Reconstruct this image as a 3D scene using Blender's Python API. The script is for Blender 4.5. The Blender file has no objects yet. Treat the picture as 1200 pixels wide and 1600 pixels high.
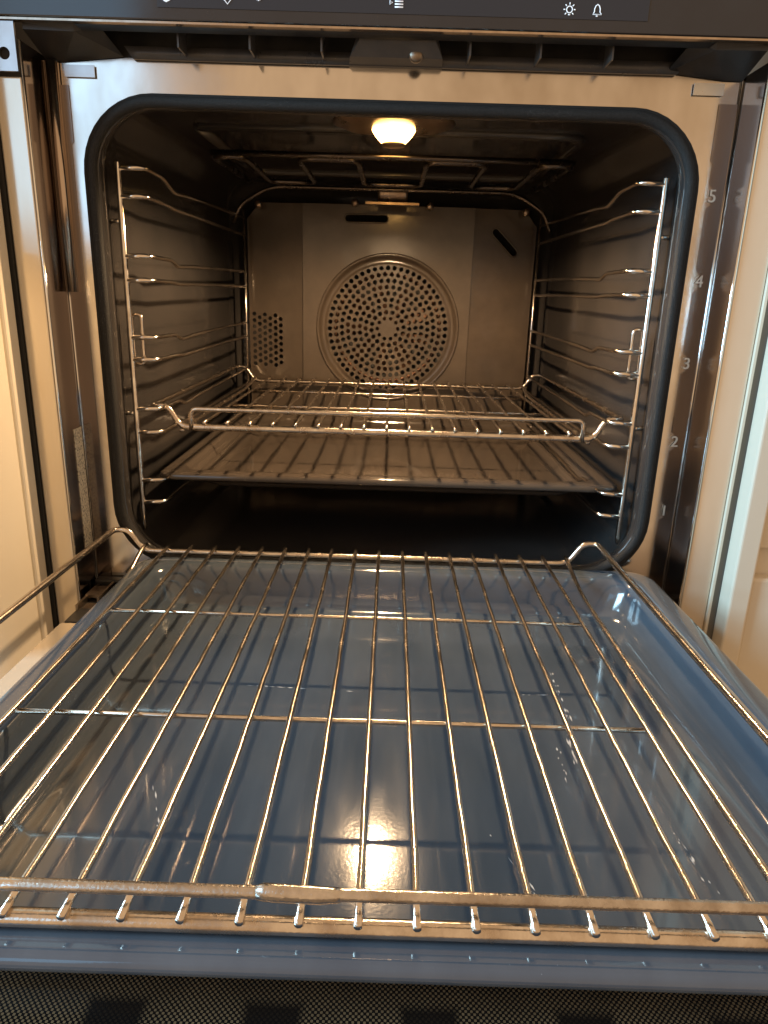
import bpy, math, random
from mathutils import Vector, Matrix
random.seed(7)
S = bpy.context.scene
COL = S.collection
PI = math.pi

# ------------------------------------------------------------------ camera
yaw, pit, rol = -0.00301594, 0.30044146, 0.03027804
cam = bpy.data.cameras.new('camera'); cam.sensor_fit = 'HORIZONTAL'; cam.sensor_width = 36
cam.lens = 36 * 1095.3 / 1200; cam.clip_start = 0.01; cam.clip_end = 100
co = bpy.data.objects.new('camera', cam); COL.objects.link(co)
f_ = Vector((math.sin(yaw)*math.cos(pit), math.cos(yaw)*math.cos(pit), -math.sin(pit)))
r_ = Vector((math.cos(yaw), -math.sin(yaw), 0)); u_ = r_.cross(f_)
r2 = math.cos(rol)*r_ + math.sin(rol)*u_; u2 = -math.sin(rol)*r_ + math.cos(rol)*u_
m4 = Matrix((r2, u2, -f_)).transposed().to_4x4(); m4.translation = Vector((0.0045, -0.6362, 0.2349))
co.matrix_world = m4
S.camera = co

# ------------------------------------------------------------------ world, lamps, exposure
W = bpy.data.worlds.new('World'); S.world = W; W.use_nodes = True
bg = W.node_tree.nodes['Background']; bg.inputs[0].default_value = (1.0, 0.645, 0.36, 1); bg.inputs[1].default_value = 0.52
S.view_settings.view_transform = 'Standard'; S.view_settings.look = 'None'
S.view_settings.exposure = 0.5; S.view_settings.gamma = 1
S.cycles.sample_clamp_indirect = 6; S.cycles.max_bounces = 10; S.cycles.glossy_bounces = 6

def area(name, loc, target, sx, sy, col, power):
    l = bpy.data.lights.new(name, 'AREA'); l.shape = 'RECTANGLE'; l.size = sx; l.size_y = sy
    l.color = col; l.energy = power
    o = bpy.data.objects.new(name, l); COL.objects.link(o); o.location = loc
    d = Vector(target) - Vector(loc); o.rotation_euler = d.to_track_quat('-Z', 'Y').to_euler()
    return o
area('window_light', (-1.78, -2.45, 1.10), (-.1, 0, 1.10), 1.60, 1.30, (0.20, 0.58, 0.95), 8.5)
area('side_window_light', (-2.35, -.95, 1.15), (0, -.2, .15), 1.1, 1.3, (0.42, 0.75, 1.0), 100)

# ------------------------------------------------------------------ materials
def mat(name, col, rough=.4, metal=0., spec=.5, coat=0., col2=None, nscale=30., nstretch=(1,1,1), rvar=0., bump=0., bscale=200.,
        emit=None, estr=0., speck=None, spscale=400., spthr=.08, detail=4):
    m = bpy.data.materials.new(name); m.use_nodes = True
    N = m.node_tree.nodes; L = m.node_tree.links; b = N['Principled BSDF']
    b.inputs['Base Color'].default_value = (*col, 1); b.inputs['Roughness'].default_value = rough
    b.inputs['Metallic'].default_value = metal; b.inputs['Specular IOR Level'].default_value = spec
    b.inputs['Coat Weight'].default_value = coat; b.inputs['Coat Roughness'].default_value = .04
    if emit: b.inputs['Emission Color'].default_value = (*emit, 1); b.inputs['Emission Strength'].default_value = estr
    tc = N.new('ShaderNodeTexCoord')
    out = None
    if col2 or rvar:
        mp = N.new('ShaderNodeMapping'); mp.inputs['Scale'].default_value = nstretch; L.new(tc.outputs['Object'], mp.inputs[0])
        n = N.new('ShaderNodeTexNoise'); n.inputs['Scale'].default_value = nscale; n.inputs['Detail'].default_value = detail
        n.inputs['Roughness'].default_value = .62
        L.new(mp.outputs[0], n.inputs[0])
        rp = N.new('ShaderNodeMapRange'); rp.inputs[1].default_value = .32; rp.inputs[2].default_value = .68; L.new(n.outputs[0], rp.inputs[0])
        if col2:
            mx = N.new('ShaderNodeMix'); mx.data_type = 'RGBA'; mx.inputs[6].default_value = (*col, 1); mx.inputs[7].default_value = (*col2, 1)
            L.new(rp.outputs[0], mx.inputs[0]); out = mx.outputs[2]; L.new(out, b.inputs['Base Color'])
        if rvar:
            rr = N.new('ShaderNodeMapRange'); rr.inputs[3].default_value = max(.02, rough-rvar); rr.inputs[4].default_value = rough+rvar
            L.new(rp.outputs[0], rr.inputs[0]); L.new(rr.outputs[0], b.inputs['Roughness'])
    if speck:
        vo = N.new('ShaderNodeTexVoronoi'); vo.inputs['Scale'].default_value = spscale; L.new(tc.outputs['Object'], vo.inputs[0])
        lt = N.new('ShaderNodeMath'); lt.operation = 'LESS_THAN'; lt.inputs[1].default_value = spthr; L.new(vo.outputs['Distance'], lt.inputs[0])
        n2 = N.new('ShaderNodeTexNoise'); n2.inputs['Scale'].default_value = 18; L.new(tc.outputs['Object'], n2.inputs[0])
        gt = N.new('ShaderNodeMath'); gt.operation = 'GREATER_THAN'; gt.inputs[1].default_value = .56; L.new(n2.outputs[0], gt.inputs[0])
        mu = N.new('ShaderNodeMath'); mu.operation = 'MULTIPLY'; L.new(lt.outputs[0], mu.inputs[0]); L.new(gt.outputs[0], mu.inputs[1])
        mx2 = N.new('ShaderNodeMix'); mx2.data_type = 'RGBA'; mx2.inputs[6].default_value = (*col, 1); mx2.inputs[7].default_value = (*speck, 1)
        if out: L.new(out, mx2.inputs[6])
        L.new(mu.outputs[0], mx2.inputs[0]); L.new(mx2.outputs[2], b.inputs['Base Color'])
    if bump:
        n3 = N.new('ShaderNodeTexNoise'); n3.inputs['Scale'].default_value = bscale; n3.inputs['Detail'].default_value = 3; L.new(tc.outputs['Object'], n3.inputs[0])
        bp = N.new('ShaderNodeBump'); bp.inputs['Strength'].default_value = bump; bp.inputs['Distance'].default_value = .001
        L.new(n3.outputs[0], bp.inputs['Height']); L.new(bp.outputs[0], b.inputs['Normal'])
    return m

M = {}
M['cavity'] = mat('cavity_enamel', (.040,.036,.034), .16, spec=.6, col2=(.024,.023,.023), nscale=9, rvar=.06, bump=.05, bscale=120, speck=(.22,.22,.22), spscale=260, spthr=.05)
M['back'] = mat('back_panel_enamel', (.072,.055,.041), .18, spec=.8, col2=(.046,.036,.028), nscale=14, rvar=.07, bump=.06, bscale=160)
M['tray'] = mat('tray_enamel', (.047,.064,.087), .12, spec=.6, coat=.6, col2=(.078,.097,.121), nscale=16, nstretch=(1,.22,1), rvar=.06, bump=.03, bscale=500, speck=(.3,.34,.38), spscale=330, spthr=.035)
M['tray_shaded'] = mat('shaded_tray_enamel', (.072,.058,.047), .09, spec=.75, col2=(.050,.041,.034), nscale=12, nstretch=(1,.4,1), rvar=.05, bump=.03, bscale=400)  # copy of the tray enamel with cavity shade and warm light in its colour
M['steel'] = mat('rack_wire_steel', (.80,.75,.68), .22, metal=1, col2=(.46,.37,.28), nscale=70, nstretch=(1,.5,1), rvar=.1, bump=.12, bscale=600, detail=7)
M['worn_steel'] = mat('worn_rack_steel', (.72,.69,.65), .26, metal=1, col2=(.34,.28,.22), nscale=60, nstretch=(1,1,1), rvar=.1, bump=.25, bscale=700, detail=8)
M['guide'] = mat('guide_wire_steel', (.90,.86,.80), .17, metal=1, col2=(.55,.47,.39), nscale=50, rvar=.07)
M['stainless'] = mat('stainless_frame', (.76,.74,.71), .15, metal=1, col2=(.52,.47,.41), nscale=11, nstretch=(1,1,.6), rvar=.06, bump=.02, bscale=60)  # second colour paints darker streaked reflections into the steel
M['strip'] = mat('cabinet_edge_foil', (.78,.72,.62), .17, metal=.55, col2=(.72,.63,.50), nscale=14, nstretch=(1,1,.3), rvar=.05)
M['plate'] = mat('dark_steel_and_reflection', (.38,.33,.30), .14, metal=1, col2=(.25,.22,.205), nscale=12, nstretch=(1,1,.2), rvar=.05, speck=(.6,.6,.6), spscale=330, spthr=.06)  # on the frame strips its dark tone paints a dark reflection
M['chrome'] = mat('chrome_edge', (.85,.86,.86), .08, metal=1)
M['bar'] = mat('brushed_bar', (.55,.46,.38), .2, metal=1, col2=(.42,.34,.27), nscale=40, nstretch=(3,3,.1), rvar=.05)
M['gasket'] = mat('woven_gasket', (.008,.008,.008), .7, spec=.28, col2=(.03,.03,.03), nscale=900, rvar=.1, bump=.6, bscale=1400, speck=(.2,.2,.2), spscale=900, spthr=.13)
M['plastic'] = mat('black_plastic', (.013,.014,.016), .4, col2=(.035,.034,.033), nscale=26, rvar=.1, bump=.08, bscale=600, speck=(.25,.23,.2), spscale=500, spthr=.06)
M['plastic_grey'] = mat('greasy_grey_plastic', (.050,.050,.054), .36, col2=(.085,.08,.076), nscale=40, rvar=.1, bump=.08, bscale=500, speck=(.3,.27,.22), spscale=420, spthr=.08)
M['glass_black'] = mat('black_panel_glass', (.010,.011,.014), .07, spec=.7, col2=(.02,.021,.025), nscale=8, rvar=.05)
M['display'] = mat('display_strip_glass', (.022,.026,.034), .14, spec=.5)
M['number'] = mat('number_stamp', (.60,.55,.48), .3, metal=.6)
M['icon'] = mat('icon_print', (.75,.78,.82), .5, emit=(.75,.82,.9), estr=.35)
M['cream'] = mat('cream_cabinet', (.72,.66,.54), .35, col2=(.68,.615,.495), nscale=5, nstretch=(1,1,.12), rvar=.05, bump=.01, bscale=90)
M['dark'] = mat('dark_gap', (.015,.014,.013), .8)
M['gap'] = mat('shadow_gap_grey', (.20,.19,.165), .7)
M['hinge'] = mat('greasy_hinge_steel', (.42,.36,.29), .38, metal=1, col2=(.16,.12,.09), nscale=60, rvar=.1, bump=.3, bscale=300)
M['element'] = mat('heating_element_tube', (.16,.135,.115), .24, metal=1, col2=(.08,.065,.055), nscale=40, rvar=.08)
M['bracket'] = mat('bracket_steel', (.42,.33,.25), .3, metal=1, col2=(.26,.19,.14), nscale=30, rvar=.06)
M['blade'] = mat('fan_blade', (.13,.07,.045), .4, metal=.8, col2=(.05,.03,.02), nscale=40)
M['bulb'] = mat('lamp_lens', (1,.9,.75), .2, emit=(1,.54,.15), estr=14)
M['floor'] = mat('brown_floor', (.24,.15,.085), .4, col2=(.17,.105,.06), nscale=4, nstretch=(1,6,1))
M['residue'] = mat('dried_residue', (.55,.58,.6), .6)
M['bracket_blue'] = mat('plated_bracket', (.60,.62,.64), .3, metal=1, col2=(.5,.52,.54), nscale=20, rvar=.05)

def label_mat():
    m = mat('paper_label', (.80,.74,.60), .5)
    N = m.node_tree.nodes; L = m.node_tree.links; b = N['Principled BSDF']
    tc = N.new('ShaderNodeTexCoord'); mp = N.new('ShaderNodeMapping'); mp.inputs['Scale'].default_value = (1, 420, 150); L.new(tc.outputs['Object'], mp.inputs[0])
    n = N.new('ShaderNodeTexNoise'); n.inputs['Scale'].default_value = 3.; n.inputs['Detail'].default_value = 1; L.new(mp.outputs[0], n.inputs[0])
    g = N.new('ShaderNodeMath'); g.operation = 'GREATER_THAN'; g.inputs[1].default_value = .58; L.new(n.outputs[0], g.inputs[0])
    mx = N.new('ShaderNodeMix'); mx.data_type = 'RGBA'; mx.inputs[6].default_value = (.80,.74,.60,1); mx.inputs[7].default_value = (.10,.085,.07,1)
    L.new(g.outputs[0], mx.inputs[0]); L.new(mx.outputs[2], b.inputs['Base Color'])
    return m
M['label'] = label_mat()

def dot_mat():
    m = mat('dot_printed_glass', (.01,.009,.008), .12, spec=.35)
    N = m.node_tree.nodes; L = m.node_tree.links; b = N['Principled BSDF']
    tc = N.new('ShaderNodeTexCoord'); sx = N.new('ShaderNodeSeparateXYZ'); L.new(tc.outputs['Object'], sx.inputs[0])
    def ma(op, a, c=None):
        n = N.new('ShaderNodeMath'); n.operation = op
        for i, v in enumerate((a, c)):
            if v is None: continue
            if isinstance(v, (int, float)): n.inputs[i].default_value = v
            else: L.new(v, n.inputs[i])
        return n.outputs[0]
    k = 2*PI/.0023
    cx = ma('COSINE', ma('MULTIPLY', sx.outputs[0], k)); cy = ma('COSINE', ma('MULTIPLY', sx.outputs[1], k*.95))
    g = ma('GREATER_THAN', ma('MULTIPLY', cx, cy), .12)
    # patches where the dots are dimmed, evenly spaced along the glass
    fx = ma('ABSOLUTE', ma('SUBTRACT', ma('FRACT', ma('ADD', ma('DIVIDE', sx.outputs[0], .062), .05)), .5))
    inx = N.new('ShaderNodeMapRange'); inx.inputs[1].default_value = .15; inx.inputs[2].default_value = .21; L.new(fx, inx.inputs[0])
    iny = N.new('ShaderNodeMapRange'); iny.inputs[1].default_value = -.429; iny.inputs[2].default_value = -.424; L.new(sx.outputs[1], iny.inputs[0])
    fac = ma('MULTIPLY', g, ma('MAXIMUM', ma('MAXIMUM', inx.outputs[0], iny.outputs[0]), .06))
    nz = N.new('ShaderNodeTexNoise'); nz.inputs['Scale'].default_value = 40; L.new(tc.outputs['Object'], nz.inputs[0])
    fac = ma('MULTIPLY', fac, ma('ADD', nz.outputs[0], .35))
    mx = N.new('ShaderNodeMix'); mx.data_type = 'RGBA'; mx.inputs[6].default_value = (.007,.006,.006,1); mx.inputs[7].default_value = (.19,.13,.07,1)
    L.new(fac, mx.inputs[0]); L.new(mx.outputs[2], b.inputs['Base Color'])
    return m
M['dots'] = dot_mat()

# ------------------------------------------------------------------ helpers
def link(name, me, m, parent=None, smooth=True):
    o = bpy.data.objects.new(name, me); COL.objects.link(o)
    if m is not None and not me.materials: me.materials.append(M[m])
    if parent: o.parent = parent
    return o
def thing(name, label, cat, loc=(0,0,0), rx=0, group=None):
    o = bpy.data.objects.new(name, None); COL.objects.link(o); o.location = loc; o.rotation_euler = (rx, 0, 0)
    o.empty_display_size = .05
    o['label'] = label; o['category'] = cat
    if group: o['group'] = group
    return o
class MB:
    def __init__(s): s.v = []; s.f = []; s.sm = []
    def add(s, vs, fs, smooth=True):
        n = len(s.v); s.v += [tuple(v) for v in vs]; s.f += [tuple(i+n for i in f) for f in fs]; s.sm += [smooth]*len(fs); return s
    def box(s, x0, x1, y0, y1, z0, z1, bv=0):
        if bv <= 0:
            vs = [(x, y, z) for x in (x0,x1) for y in (y0,y1) for z in (z0,z1)]
            return s.add(vs, [(0,1,3,2),(4,6,7,5),(0,4,5,1),(2,3,7,6),(0,2,6,4),(1,5,7,3)], False)
        import bmesh
        bm = bmesh.new(); bmesh.ops.create_cube(bm, size=1)
        for v in bm.verts: v.co = ((x0+x1)/2+v.co.x*(x1-x0), (y0+y1)/2+v.co.y*(y1-y0), (z0+z1)/2+v.co.z*(z1-z0))
        bmesh.ops.bevel(bm, geom=list(bm.edges), offset=bv, segments=3, affect='EDGES', profile=.5)
        bm.verts.index_update()
        s.add([v.co[:] for v in bm.verts], [[v.index for v in f.verts] for f in bm.faces], False); bm.free(); return s
    def loft(s, rings, closed=True, cap0=False, cap1=False, loop=False):
        n = len(rings[0]); vs = [p for r in rings for p in r]; fs = []
        R = len(rings)
        for i in range(R if loop else R-1):
            j = (i+1) % R
            for k in range(n if closed else n-1):
                k2 = (k+1) % n
                fs.append((i*n+k, i*n+k2, j*n+k2, j*n+k))
        if cap0: fs.append(tuple(range(n))[::-1])
        if cap1: fs.append(tuple((R-1)*n+k for k in range(n)))
        return s.add(vs, fs)
    def tube(s, path, r, n=8, closed=False, sq=(1,1)):
        P = [Vector(p) for p in path]; rings = []
        T = []
        for i in range(len(P)):
            a = P[i-1] if (i or closed) else P[i]; b = P[(i+1) % len(P)] if (i < len(P)-1 or closed) else P[i]
            T.append((b-a).normalized())
        u = T[0].orthogonal().normalized()
        if abs(T[0].z) < .9: u = (Vector((0,0,1)) - T[0]*T[0].z).normalized()
        for i, p in enumerate(P):
            u = (u - T[i]*u.dot(T[i])).normalized(); w = T[i].cross(u)
            rr = r[i] if isinstance(r, (list, tuple)) else r
            rings.append([p + (u*math.cos(2*PI*k/n)*sq[0] + w*math.sin(2*PI*k/n)*sq[1])*rr for k in range(n)])
        return s.loft(rings, True, not closed, not closed, closed)
    def build(s, name, m, parent=None, loc=None):
        me = bpy.data.meshes.new(name); me.from_pydata(s.v, [], s.f); me.validate()
        if len(me.polygons) == len(s.sm): me.polygons.foreach_set('use_smooth', s.sm)
        import bmesh
        bm = bmesh.new(); bm.from_mesh(me); bmesh.ops.recalc_face_normals(bm, faces=bm.faces); bm.to_mesh(me); bm.free()
        o = link(name, me, m, parent)
        if loc: o.location = loc
        return o
def fillet(pts, rad, k=5, closed=False):
    P = [Vector(p) for p in pts]; out = []
    n = len(P)
    for i in range(n):
        if not closed and i in (0, n-1): out.append(P[i]); continue
        a, b, c = P[i-1], P[i], P[(i+1) % n]
        rr = rad[i] if isinstance(rad, (list, tuple)) else rad
        d1 = min(rr, (a-b).length*.48); d2 = min(rr, (c-b).length*.48); d = min(d1, d2)
        p0 = b+(a-b).normalized()*d; p1 = b+(c-b).normalized()*d
        for j in range(k+1):
            t = j/k; out.append(p0*(1-t)**2 + b*2*t*(1-t) + p1*t*t)
    return out
def rr2(x0, x1, y0, y1, r, n=8):
    """rounded rectangle ring, 2D"""
    out = []
    for cx, cy, a0 in ((x1-r,y1-r,0),(x0+r,y1-r,PI/2),(x0+r,y0+r,PI),(x1-r,y0+r,1.5*PI)):
        for k in range(n+1):
            a = a0+PI/2*k/n; out.append((cx+r*math.cos(a), cy+r*math.sin(a)))
    return out
def circ(cx, cy, r, n=12): return [(cx+r*math.cos(2*PI*k/n), cy+r*math.sin(2*PI*k/n)) for k in range(n)]
DG = None
def sheet(name, loops, th, m, parent, y, flip=1):
    """flat sheet with real holes in the XZ plane at depth y; loops[0] is the outline, th its half thickness"""
    cu = bpy.data.curves.new(name+'_outline', 'CURVE'); cu.dimensions = '2D'; cu.fill_mode = 'BOTH'; cu.extrude = th
    for lp in loops:
        sp = cu.splines.new('POLY'); sp.points.add(len(lp)-1); sp.use_cyclic_u = True
        for p, q in zip(sp.points, lp): p.co = (q[0], q[1], 0, 1)
    t = bpy.data.objects.new(name+'_outline', cu); COL.objects.link(t)
    me = bpy.data.meshes.new_from_object(t.evaluated_get(bpy.context.evaluated_depsgraph_get()))
    bpy.data.objects.remove(t); bpy.data.curves.remove(cu)
    me.name = name; me.materials.clear()
    for v in me.vertices: v.co = (v.co.x, y - v.co.z, v.co.y)
    return link(name, me, m, parent)
def text_mesh(name, s, size, m, parent, loc, rot, th=.0003):
    cu = bpy.data.curves.new(name, 'FONT'); cu.body = s; cu.size = size; cu.extrude = th; cu.align_x = 'CENTER'; cu.align_y = 'CENTER'
    t = bpy.data.objects.new(name, cu); COL.objects.link(t)
    me = bpy.data.meshes.new_from_object(t.evaluated_get(bpy.context.evaluated_depsgraph_get()))
    bpy.data.objects.remove(t); bpy.data.curves.remove(cu); me.name = name; me.materials.clear()
    o = link(name, me, m, parent); o.location = loc; o.rotation_euler = rot
    return o

# ------------------------------------------------------------------ OVEN
TILT = 0.0206
oven = thing('built_in_oven', 'open built-in oven with lit lamp, fan and dark enamel cavity behind the racks', 'oven')

# cavity: a rounded tube with flared mouth, closed at the back
def ring_xz(y, hw, z0, z1, r): return [(p[0], y, p[1]) for p in rr2(-hw, hw, z0, z1, r, 8)]
cv = MB()
cv.loft([ring_xz(*a) for a in (
    (-.003,.2445,-.015,.3757,.054), (-.0045,.2422,-.0122,.3738,.052), (-.003,.2411,-.0113,.3727,.050), (.004,.2402,-.011,.3725,.049), (.010,.2415,-.013,.3745,.049),
    (.020,.2455,-.019,.383,.048), (.034,.2475,-.022,.3905,.046), (.06,.2478,-.0225,.392,.044),
    (.2,.2455,-.0225,.392,.042), (.40,.2425,-.0225,.392,.040), (.452,.241,-.022,.391,.038), (.478,.236,-.017,.386,.034), (.492,.226,-.007,.376,.026))], True, False, True)
cv.build('cavity', 'cavity', oven)
# pressed recess rim in the ceiling round the grill element
rim = MB()
rim.tube(fillet([(-.195,.148,.391),(-.195,.148,.391),(.195,.148,.391),(.195,.42,.391),(-.195,.42,.391),(-.195,.152,.391)], .03, 6), .006, 8, sq=(.75,1.2))
rim.build('ceiling_rim', 'cavity', oven)

# gasket: two beads round the mouth
g = MB(); pathg = [(p[0], -.0040, p[1]) for p in rr2(-.2462,.2462,-.0155,.3772,.054,10)]
g.tube(pathg, .0046, 10, True)
pathg2 = [(p[0], -.0038, p[1]) for p in rr2(-.2512,.2512,-.0205,.3815,.058,10)]
g.tube(pathg2, .0020, 8, True); 
g.build('door_gasket', 'gasket', oven)

# stainless front frame with the opening cut out
sheet('front_frame', [[(-.2765,-.075),(.2765,-.075),(.2765,.4085),(-.2765,.4085)], rr2(-.249,.249,-.018,.379,.055,10)], .0008, 'stainless', oven, 0.0)
# dark strips painting a reflection onto the frame, notched where stamped numbers disturb it
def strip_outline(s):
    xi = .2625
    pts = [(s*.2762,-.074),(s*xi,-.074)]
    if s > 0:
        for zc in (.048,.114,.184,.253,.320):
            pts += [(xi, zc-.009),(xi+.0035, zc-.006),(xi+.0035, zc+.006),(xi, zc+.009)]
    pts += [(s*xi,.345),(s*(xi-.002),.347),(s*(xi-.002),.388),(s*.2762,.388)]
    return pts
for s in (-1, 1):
    sheet('reflection_strip', [strip_outline(s)], .0004, 'plate', oven, -.0016)
for t, zc in zip('12345', (.048,.114,.184,.253,.320)):
    text_mesh('shelf_number', t, .0140, 'number', oven, (.2660, -.0024, zc), (PI/2, 0, 0), .0004)
# side plates standing forward of the frame, chrome front edge and corner bead
for s in (-1, 1):
    b = MB(); x0, x1 = sorted((s*.2768, s*.2782)); b.box(x0, x1, -.0405, .002, -.075, .407); p = b.build('side_plate', 'plate', oven)
    b = MB(); b.tube([(s*.2774,-.0412,-.075),(s*.2774,-.0412,.407)], .0012, 8); b.build('edge_trim', 'chrome', oven)
    b = MB(); b.tube([(s*.2760,-.0024,-.0745),(s*.2760,-.0024,.404)], .0008, 8); b.build('corner_bead', 'chrome', oven)
b = MB(); b.tube([(-.2712,-.0062,.2295),(-.2712,-.0062,.404)], .0040, 12); b.box(-.2765,-.2665,-.0045,-.0022,.2295,.404); b.build('latch_bar', 'bar', oven)
# stuck-on data label on the left side plate
b = MB(); b.box(-.2766,-.2762,-.0205,-.0045,-.004,.112); b.build('data_label', 'label', oven)
# dark sill under the mouth
b = MB(); b.box(-.2755,.2755,-.012,-.0012,-.074,-.036,.002); b.build('sill', 'plastic', oven)

# top vent trim under the control panel
b = MB()
b.loft([[(x,-.0400,.4215),(x,-.034,.4165),(x,-.028,.420),(x,-.006,.4335),(x,.001,.4335),(x,.001,.440),(x,-.040,.440)] for x in (-.2755,.2755)], True, True, True)
b.box(-.2755,.2755,.0012,.012,.404,.44); b.build('vent_trim', 'plastic', oven)
b = MB(); b.loft([[(x0,-.007,.4150),(x0,-.0018,.4155),(x1,-.0018,.4068),(x1,-.006,.4068)] for x0, x1 in ((-.212,-.206),(-.2,-.2),(.2,.2),(.23,.222))], True, True, True); b.build('vent_ledge', 'plastic_grey', oven)
for x in (-.163,-.109,-.055,.057,.110,.164):
    b = MB(); b.box(x-.0007, x+.0007, -.030, -.0075, .4085, .4255); b.build('vent_rib', 'plastic_grey', oven)
b = MB()
b.loft([[(-.036,-.001,.4065),(.038,-.001,.4065),(.032,-.001,.428),(-.028,-.001,.428)], [(-.034,-.020,.4085),(.037,-.020,.4085),(.031,-.022,.429),(-.0265,-.022,.429)], [(-.0265,-.031,.4165),(.031,-.031,.4165),(.029,-.033,.4285),(-.0245,-.033,.4285)]], True, True, True)
lb = b.build('latch_block', 'plastic_grey', oven)
for p in lb.data.polygons: p.use_smooth = False
b = MB(); b.loft([[(.0165+r*math.cos(2*PI*k/14), -.0195-dy, .4105+r*math.sin(2*PI*k/14)) for k in range(14)] for r, dy in ((.0055,0),(.0055,.003),(.004,.0045),(.001,.005))], True, True, True)
b.build('door_catch_pin', 'hinge', oven)
for s in (-1, 1):
    b = MB()
    xo, xi = s*.2755, s*.238
    b.loft([[(xo,-.038,.4195),(xi,-.038,.4195),(s*.226,-.038,.4225),(xo,-.038,.424)], [(xo,-.038,.4150),(xi,-.036,.4150),(s*.222,-.03,.4215),(xo,-.02,.4325)], [(xo,-.0022,.404),(s*.262,-.0022,.404),(s*.214,-.0022,.4085),(xo,-.0022,.432)]], True, True, True)
    e = b.build('vent_end_block', 'plastic', oven)
    for p in e.data.polygons: p.use_smooth = False
    b = MB(); x0, x1 = sorted((s*.262, s*.238)); b.box(x0, x1, -.0034, -.0022, .3935, .402); b.build('mounting_tab', 'bracket_blue', oven)

# control panel with display strip and symbols
b = MB(); b.box(-.2985,.2985,-.0465,-.0405,.4205,.545,.0012); cp = b.build('control_panel', 'glass_black', oven)
b = MB(); b.box(-.2985,.2985,-.0455,-.0395,.4188,.4202); b.build('panel_lip', 'bar', oven)
b = MB(); b.box(-.172,.182,-.0469,-.0467,.4285,.472); b.build('display_strip', 'display', cp)
YI = -.0471
def icon(paths, r=.00035):
    b = MB()
    for p, cl in paths: b.tube([(x, YI, z) for x, z in p], r, 6, cl)
    b.build('icon', 'icon', cp)
zi = .4345
icon([(circ(-.165,zi+.003,.0050,16), True), ([(-.165,zi+.006),(-.165,zi+.002),(-.162,zi+.0005)], False), (circ(-.1652,zi-.0005,.0021,8), True)])
icon([([(-.1245,zi+.006),(-.1245,zi+.001),(-.121,zi-.003),(-.1175,zi+.001),(-.1175,zi+.006),(-.121,zi+.0075)], True)])
icon([([(-.104,zi+.005),(-.1057,zi+.0015),(-.104,zi-.0005),(-.1023,zi+.0015)], True), ([(-.0985,zi+.0015),(-.0985,zi-.0005)], False), ([(-.1,zi+.0005),(-.097,zi+.0005)], False), ([(-.0995,zi+.006),(-.1,zi+.0035),(-.0985,zi+.003)], True)], .0005)
icon([([(-.0005,zi-.0018+k*.0018),(.0055,zi-.0018+k*.0018)], False) for k in range(3)] + [([(-.004,zi+.0022),(-.0022,zi+.001),(-.004,zi-.0002)], True)], .00045)
zb = zi-.0002
icon([(circ(.125,zb,.0021,12), True), ([(.1243,zb-.0032),(.1257,zb-.0032)], False)] + [([(.125+.0030*math.cos(a), zb+.0030*math.sin(a)), (.125+.0043*math.cos(a), zb+.0043*math.sin(a))], False) for a in [k*PI/4 for k in range(-1,6)]])
icon([([(.1418,zb-.0026),(.1482,zb-.0026),(.147,zb-.001),(.147,zb+.0008),(.1463,zb+.0026),(.145,zb+.0036),(.1437,zb+.0026),(.143,zb+.0008),(.143,zb-.001)], True), ([(.1443,zb-.0036),(.1457,zb-.0036)], False)])

# lamp: glass lens hanging from the ceiling, with its own light
def lamp():
    c = (0.0005, .118)
    b = MB(); b.loft([[(c[0]+r*math.cos(2*PI*k/32), c[1]+r*math.sin(2*PI*k/32), z) for k in range(32)] for r, z in ((.062,.3926),(.056,.3912),(.048,.3884),(.042,.3874),(.024,.3872))], True, True, True)
    b.build('lamp_housing', 'bracket', oven)
    b = MB(); b.loft([[(c[0]+r*math.cos(2*PI*k/28), c[1]+r*math.sin(2*PI*k/28), z) for k in range(28)] for r, z in ((.0210,.3866),(.0207,.3854),(.0182,.3816),(.0148,.3778),(.0124,.3758),(.0118,.3748))], True, True, True)
    b.build('lamp_lens', 'bulb', oven)
    b = MB(); b.loft([[(c[0]+r*math.cos(2*PI*k/20), c[1]+r*math.sin(2*PI*k/20), z) for k in range(20)] for r, z in ((.0115,.3747),(.0115,.3727),(.010,.3722))], True, True, True)
    b.build('lens_tip', 'bracket', oven)
    l = bpy.data.lights.new('oven_lamp', 'SPOT'); l.spot_size = math.radians(164); l.spot_blend = .35; l.energy = 9; l.color = (1,.66,.36); l.shadow_soft_size = .009
    o = bpy.data.objects.new('oven_lamp', l); COL.objects.link(o); o.location = (c[0], c[1], .3665)
lamp()

# grill element
b = MB()
xs = [-.155,-.098,-.036,.036,.098,.155]; pts = [(-.185,.165,.372)]
pth = [(-.188,.37,.372),(-.188,.168,.368)]
for i, x in enumerate(xs):
    pth += [(x,.168,.368),(x,.335,.368)] if i % 2 == 0 else [(x,.335,.368),(x,.168,.368)]
pth += [(.188,.168,.368),(.188,.37,.372)]
b.tube(fillet(pth, .018, 5), .0033, 8)
b.tube([(-.186,.152,.3685),(.186,.152,.3685)], .003, 8)
b.tube(fillet([(-.215,.385,.322),(-.205,.385,.345),(-.165,.385,.369),(.165,.385,.369),(.205,.385,.345),(.215,.385,.322)], .02, 6), .0026, 8)
b.build('grill_element', 'element', oven)
b = MB()
b.loft([[(x0,.392,.379),(x0,.388,.379),(x1,.388,.354),(x1,.392,.354)] for x0, x1 in ((-.021,-.019),(-.017,-.014),(.017,.014),(.022,.020))], True, True, True)
b.box(-.036,.036,.384,.398,.3505,.3535)
b.build('element_bracket', 'bracket', oven)
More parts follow.
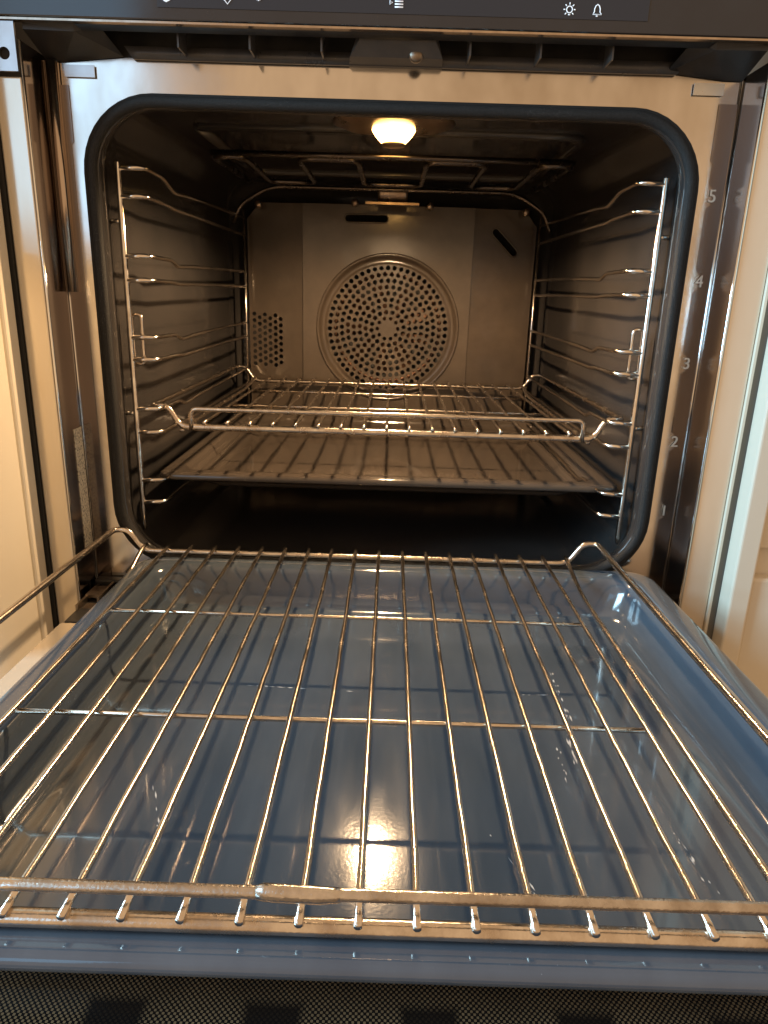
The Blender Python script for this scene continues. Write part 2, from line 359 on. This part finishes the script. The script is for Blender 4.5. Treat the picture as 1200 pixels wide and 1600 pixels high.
for x, z in ((-.053,.358),(.053,.356),(-.19,.352),(.19,.352)):
    b = MB(); b.loft([[(x+r*math.cos(2*PI*k/12), .440-dy, z+r*math.sin(2*PI*k/12)) for k in range(12)] for r, dy in ((.0055,0),(.0055,.002),(.0035,.004))], True, True, True); b.build('screw', 'bracket', oven)

# back panel: two wings and a centre with fan opening, slots and vent holes
YB = .447
FC = (-.0018, .1865)
def slot(x0, z0, x1, z1, w, n=5):
    a = math.atan2(z1-z0, x1-x0); out = []
    for k in range(n+1): t = a+PI/2+PI*k/n; out.append((x0+w*math.cos(t), z0+w*math.sin(t)))
    for k in range(n+1): t = a-PI/2+PI*k/n; out.append((x1+w*math.cos(t), z1+w*math.sin(t)))
    return out
vh = []
for i in range(6):
    x = -.2020 + i*.0080
    for j in range(9 - i % 2): vh.append(circ(x, .2020-.00035*i - j*.0091 - (i % 2)*.00455, .0030, 10))
ZT, ZB = .356, -.008
lw = sheet('back_panel', [[(-.2095,ZB),(-.1275,ZB),(-.1275,ZT),(-.19,ZT),(-.2095,ZT-.022)]] + vh, .0006, 'back', oven, YB)
cw = sheet('back_panel', [[(-.126,ZB),(.1165,ZB),(.1165,ZT),(-.126,ZT)], circ(*FC, .104, 64), slot(-.062,.338,-.011,.338,.0052)], .0006, 'back', oven, YB-.0032)
rw = sheet('back_panel', [[(.118,ZB),(.2095,ZB),(.2095,ZT-.022),(.19,ZT),(.118,ZT)], slot(.150,.325,.178,.298,.0050)], .0006, 'back', oven, YB)
for o, x, a in ((lw, -.1275, -1), (rw, .118, 1)):
    for v in o.data.vertices: v.co.y += abs(v.co.x-x)*.09
for x, a in ((-.1268, 1), (.1173, 1)):
    b = MB(); b.box(x-.0009, x+.0009, YB-.0042, YB+.0015, ZB, ZT); b.build('panel_fold', 'back', oven)
for (x0,z0,x1,z1) in ((-.062,.338,-.011,.338),(.150,.325,.178,.298)):
    b = MB(); yb = YB-.0045 if x0 < 0 else YB+.0015
    b.tube([(p[0], yb, p[1]) for p in slot(x0,z0,x1,z1,.0055)], .0011, 6, True); b.build('slot_rim', 'back', oven)
# fan cover: dished ring and pierced disc
def lathe_y(prof, n=64): return [[(FC[0]+r*math.cos(2*PI*k/n), y, FC[1]+r*math.sin(2*PI*k/n)) for k in range(n)] for r, y in prof]
b = MB(); b.loft(lathe_y([(.1065,YB-.0038),(.1058,YB-.0062),(.1040,YB-.0070),(.1022,YB-.0060),(.1005,YB-.0028),(.0985,YB+.0000),(.0955,YB+.0012),(.0925,YB-.0004),(.0905,YB-.0010)]))
fc = b.build('fan_cover', 'back', oven)
holes = []
for k in range(9):
    r = .0860 - .00885*k; n = max(10, round(2*PI*r/.0096)); off = random.random()*.6
    for j in range(n):
        a = 2*PI*(j+off)/n; holes.append(circ(FC[0]+r*math.cos(a), FC[1]+r*math.sin(a), .00335 if r > .02 else .0028, 9))
sheet('pierced_disc', [circ(*FC, .0908, 64)] + holes, .0006, 'back', fc, YB-.0006)
b = MB(); b.loft(lathe_y([(.1045,.4475),(.1045,.4765),(.02,.4770)], 40), True, False, True); b.build('fan_shade_liner', 'dark', oven)  # near-black liner added to keep the fan holes in shade
# fan wheel and ring heater seen through the holes
b = MB()
for k in range(9):
    a = 2*PI*k/9+.2; ca, sa = math.cos(a), math.sin(a); cb, sb = math.cos(a+.35), math.sin(a+.35)
    vs = [(FC[0]+.014*ca, .466, FC[1]+.014*sa), (FC[0]+.066*ca, .460, FC[1]+.066*sa), (FC[0]+.066*cb, .472, FC[1]+.066*sb), (FC[0]+.014*cb, .472, FC[1]+.014*sb)]
    b.add(vs + [(x, y+.001, z) for x, y, z in vs], [(0,1,2,3),(7,6,5,4),(0,4,5,1),(1,5,6,2),(2,6,7,3),(3,7,4,0)], False)
b.loft(lathe_y([(.016,.474),(.016,.464),(.010,.461),(.002,.460)], 20), True, False, True)
b.build('fan_wheel', 'blade', oven)
b = MB(); b.tube([(FC[0]+.079*math.cos(2*PI*k/40), .4655, FC[1]+.079*math.sin(2*PI*k/40)) for k in range(40)], .0035, 8, True); b.build('ring_heater', 'blade', oven)

# shelf guides: front and back posts, ten rails each
RZ = [.3327,.3102,.2610,.2405,.1905,.1703,.1244,.1019,.0546,.0323]
for s in (-1, 1):
    b = MB(); b.tube([(s*.236,.026,.004),(s*.236,.026,.010),(s*.236,.026,.337),(s*.236,.026,.338)], [.0016,.0027,.0027,.0022], 10)
    sg = b.build('shelf_guide', 'guide', oven)
    b = MB(); b.tube([(s*.2107,.436,.012),(s*.2107,.436,.346)], .0020, 8); b.build('back_post', 'guide', sg)
    for i, z in enumerate(RZ):
        kink = .0055 if i % 2 == 0 else .0015
        zb = z if i % 2 == 0 else z
        p = [(s*.236,.026,z),(s*.2135,.0285,z+.0005),(s*.2128,.09,z),(s*.2125,.105,z-kink),(s*.212,.16,z-kink*.6),(s*.2107,.436,zb)]
        if i == 0: p = [(s*.236,.026,z),(s*.2135,.0285,z+.001),(s*.2128,.075,z),(s*.2125,.11,z-.009),(s*.212,.16,z-.006),(s*.2107,.436,zb+.001)]
        q = fillet(p, [.0,.009,.008,.008,.02,0], 4)
        rad = [.0025 if abs(v.x) > .2165 else .0020 for v in q]
        b = MB(); b.tube(q, rad, 7); b.build('rail', 'guide', sg)
    b = MB(); b.tube(fillet([(s*.2365,.034,.211),(s*.2275,.034,.211),(s*.2275,.034,.166),(s*.2365,.034,.166)], .006, 4, True), .0017, 7, True); b.build('hook_loop', 'guide', sg)
    for z in (.29, .12):
        b = MB(); b.tube([(s*.236,.029,z),(s*.247,.029,z)], .0022, 8); b.build('standoff', 'guide', sg)

# door: folded down, dot-printed inner glass, slim steel frame strips, hinges
dz = -.0475
b = MB(); b.box(-.2745,.2745,-.475,-.022,-.040,-.0012,.004)
door = b.build('door', 'stainless', oven); door.location = (0,-.0106+.0106,dz); door.rotation_euler = (-TILT,0,0)
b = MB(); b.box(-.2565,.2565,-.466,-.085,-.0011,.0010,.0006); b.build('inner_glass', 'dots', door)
for s in (-1, 1):
    b = MB(); x0, x1 = sorted((s*.2742, s*.258)); b.box(x0, x1, -.47, -.088, -.0009, .0014, .0005); b.build('door_strip', 'strip', door)
    b = MB()
    x0, x1 = sorted((s*.2725, s*.2555))
    b.box(x0, x0+.0022, -.062, .012, -.012, .0065); b.box(x1-.0022, x1, -.05, .012, -.012, .010); b.box(x0, x1, -.040, -.018, .0045, .0075)
    b.box(x0+.004, x1-.004, -.058, -.046, -.004, .002); b.tube([(x0-.001,-.030,.001),(x1+.001,-.030,.001)], .003, 8)
    b.build('hinge', 'hinge', door)
b = MB(); b.box(-.273,.273,-.084,-.024,-.0011,.0008,.0004); b.build('door_seal_strip', 'plastic', door)

# ------------------------------------------------------------------ wire racks
D = .0223
def dup_mesh(name, me, parent, loc):
    o = bpy.data.objects.new(name, me); COL.objects.link(o); o.parent = parent; o.location = loc; return o
def make_rack(label, loc, rx, L, rows, fence_x, weld, drop=-.009):
    t = thing('wire_rack', label, 'oven rack', loc, rx, 'wire oven racks')
    b = MB(); n = 24
    b.tube([(random.uniform(-.0002,.0002) if 0 < k < n else 0, .0045-(L+.0085)*k/n, random.uniform(-.00025,.00025) if 0 < k < n else 0) for k in range(n+1)], .00165, 8)
    r0 = b.build('rod', 'steel', t); r0.location = (-8*D, 0, 0)
    for k in range(-7, 9): dup_mesh('rod', r0.data, t, (k*D, 0, 0)).rotation_euler = (0, random.uniform(0,6), 0)
    for sd, dx, zo in ((-1, -.003, drop), (1, -.0025, -.008)):
        b = MB(); b.tube(fillet([(0,.0045,0),(dx*.1,-.006,-.0005),(dx,-.062,zo),(dx,-L+.03,zo),(dx*.6,-L+.004,-.0095)], .03, 5), .0021, 8)
        b.build('outer_rod', 'steel', t).location = (sd*9*D,0,0)
    for y in rows:
        b = MB(); b.tube([(-8*D-.0022, y, -.0030),(-4*D,y,-.0031),(4*D,y,-.0029),(8*D+.0022, y, -.0030)], .00155, 8); b.build('crossbar', 'steel', t)
    # frame: one wire that runs along front and back and up over the two side rails
    zr, zf, xe, xf = .0155, -.0047, .2285, .2015
    loop = [(-xf,-L,zf),(xf,-L,zf),(xf+.012,-L,zr),(xe,-L,zr),(xe,0,zr),(xf+.014,0,zr),(xf,0,zf),(-xf,0,zf),(-xf-.014,0,zr),(-xe,0,zr),(-xe,-L,zr),(-xf-.012,-L,zr)]
    q = fillet(loop, [.008,.008,.008,.007,.008,.008,.008,.008,.008,.008,.007,.008], 5, True)
    b = MB(); b.tube(q, [.0036 if v.y < -L+.001 and abs(v.x) < .2 else .0028 for v in q], 10, True); b.build('frame', 'steel', t)
    # raised stop wire over the front bar
    yf = -L-.0028
    q = fillet([(-fence_x,yf,zf-.003),(-fence_x,yf,.0135),(fence_x,yf,.0135),(fence_x,yf,zf-.003)], [0,.007,.007,0], 5)
    b = MB(); b.tube(q, .0024, 10); b.build('stop_wire', 'worn_steel' if weld else 'steel', t)
    if weld:
        b = MB(); xs = [-.0155,-.0125,-.008,.0075,.0125,.0155]; b.tube([(x, yf-.0002, .0135+dz2) for x, dz2 in zip(xs, (0,.0003,0,-.0004,-.0002,0))], [.0026,.0031,.0032,.0031,.0028,.0026], 10, sq=(1.12,.9))
        b.build('weld_joint', 'worn_steel', t)
    return t
make_rack('wire rack lying askew on the tray over the open oven door, nearest the camera', (-.0235,-.0106,0), -TILT, .4172, (-.1409,-.2802), .215, True, -.0225)
make_rack('wire rack slid in on the cavity rails, above the inner baking tray', (.0025,.431,.1105), 0, .3885, (-.125,-.255), .1905, False)

# ------------------------------------------------------------------ baking trays
def make_tray(label, x0, x1, depth, yback, z, rx, fw, h, marks, m='tray', cr=0.):
    t = thing('baking_tray', label, 'baking tray', ((x0+x1)/2, yback, z), rx, 'enamel baking trays')
    hw = (x1-x0)/2
    rings = []
    for ins, zz, r in ((.0012,-.0075,.024),(.0002,-.0062,.024),(0,-.0040,.024),(.0006,-.0018,.024),(.0022,-.0004,.024),(.0050,.0002,.022),(fw*.6,0,.02),(fw,-.0004,.020),(fw+.0026,-.0018,.022),(fw+.0052,-.006,.024),
                       (fw+.0078,-.014,.026),(fw+.0105,-h+.011,.028),(fw+.0128,-h+.0055,.030),(fw+.0165,-h+.002,.030),(fw+.0215,-h+.0004,.028),(fw+.028,-h,.024),(fw+.032,-h,.022)):
        rings.append([(p[0], p[1], zz) for p in rr2(-hw+ins, hw-ins, -depth+ins, -ins, max(r-cr*(ins < fw), .006), 8)])
    b = MB(); b.loft(rings, True, False, True)
    o = b.build('pan', m, t)
    md = o.modifiers.new('thickness', 'SOLIDIFY'); md.thickness = .0009; md.offset = -1
    if marks:
        b = MB()
        for (ax, ay, bx, by, n) in marks:
            for k in range(n):
                tt = random.random(); x = ax+(bx-ax)*tt+random.gauss(0,.0009); y = ay+(by-ay)*tt
                w = random.uniform(.00015,.0006); l = random.uniform(.0006,.0035)
                dx, dy = (bx-ax), (by-ay); q = math.hypot(dx, dy); dx /= q; dy /= q
                z0 = -h+.0002
                b.add([(x-dy*w,y+dx*w,z0),(x+dx*l,y+dy*l,z0+.0001),(x+dy*w,y-dx*w,z0),(x-dx*l,y-dy*l,z0+.0001)], [(0,1,2,3)], False)
        o = b.build('dried_splashes', 'residue', t); o['kind'] = 'stuff'
    return t
make_tray('dark enamel baking tray standing on the folded-down oven door under the askew rack', -.2262, .2545, .4295, -.0125, -.0087, -TILT, .0185, .0365,
          [(.122,-.13,.121,-.205,26),(.117,-.205,.113,-.255,26),(.106,-.235,.104,-.27,8),(.15,-.30,.158,-.36,10),(-.12,-.17,-.02,-.175,10),(.05,-.31,.07,-.36,6),(-.14,-.28,-.12,-.33,8),(.09,-.172,.11,-.171,5)])
make_tray('dark enamel baking tray inside the oven cavity on the lowest rails but one', -.2265, .2385, .388, .431, .0585, 0, .0175, .022, None, 'tray_shaded', .012)

# ------------------------------------------------------------------ unseen floor in front of the oven, added to dim light from below
b = MB(); b.box(-3,3,-2.6,-.02,-.93,-.90); fl = b.build('floor', 'floor'); fl['kind'] = 'structure'
# ------------------------------------------------------------------ cabinets either side
lc = thing('kitchen_cabinet', 'cream cabinet front left of the oven with narrow glossy edge strip', 'cabinet', (-.33,-.04,-.30), 0, 'cabinets beside the oven')
def cbx(par, name, m, *a, bv=.0015):
    b = MB(); b.box(*a, bv); o = b.build(name, m, par)
    o.matrix_parent_inverse = Matrix.Translation(par.location).inverted(); return o
cbx(lc, 'edge_strip', 'strip', -.3008,-.2792,-.0400,.30,-.45,.3835)
cbx(lc, 'cabinet_door', 'cream', -.60,-.3032,-.0630,-.0430,-.45,.62, bv=.003)
cbx(lc, 'side_panel', 'cream', -.60,-.3046,-.1600,-.0640,-.45,.262, bv=.003)
cbx(lc, 'carcass', 'dark', -.60,-.3012,-.0420,.30,-.45,.62, bv=.0005)
hb = sheet('mounting_bracket', [[(-.3150,.3860),(-.2795,.3860),(-.2795,.4182),(-.3150,.4182)], circ(-.2885,.3975,.0042,20)], .0012, 'bracket_blue', lc, -.0425)
hb.matrix_parent_inverse = Matrix.Translation(lc.location).inverted()
b = MB(); b.box(-.3145,-.2800,-.0408,-.0402,.3865,.4178); o = b.build('bracket_backing', 'dark', lc); o.matrix_parent_inverse = Matrix.Translation(lc.location).inverted()

rc = thing('kitchen_cabinet', 'cream cabinet right of the oven with pale lit door edge and drawer below', 'cabinet', (.36,-.04,-.30), 0, 'cabinets beside the oven')
cbx(rc, 'edge_strip', 'strip', .2792,.3038,-.0400,.30,-.45,.405)
cbx(rc, 'edge_bead', 'cream', .3040,.3066,-.0425,-.03,-.45,.62, bv=.0004)
cbx(rc, 'carcass', 'gap', .3068,.62,-.0400,.30,-.45,.62, bv=.0005)
cbx(rc, 'door_stile', 'cream', .3118,.3300,-.0620,-.0415,-.45,.62, bv=.0022)
cbx(rc, 'door_panel', 'cream', .3304,.62,-.0500,-.0415,.030,.62, bv=.002)
cbx(rc, 'recess_rail', 'cream', .3304,.62,-.0425,-.0402,.002,.032, bv=.0004)
cbx(rc, 'drawer_front', 'cream', .3304,.62,-.0560,-.0415,-.45,.004, bv=.003)
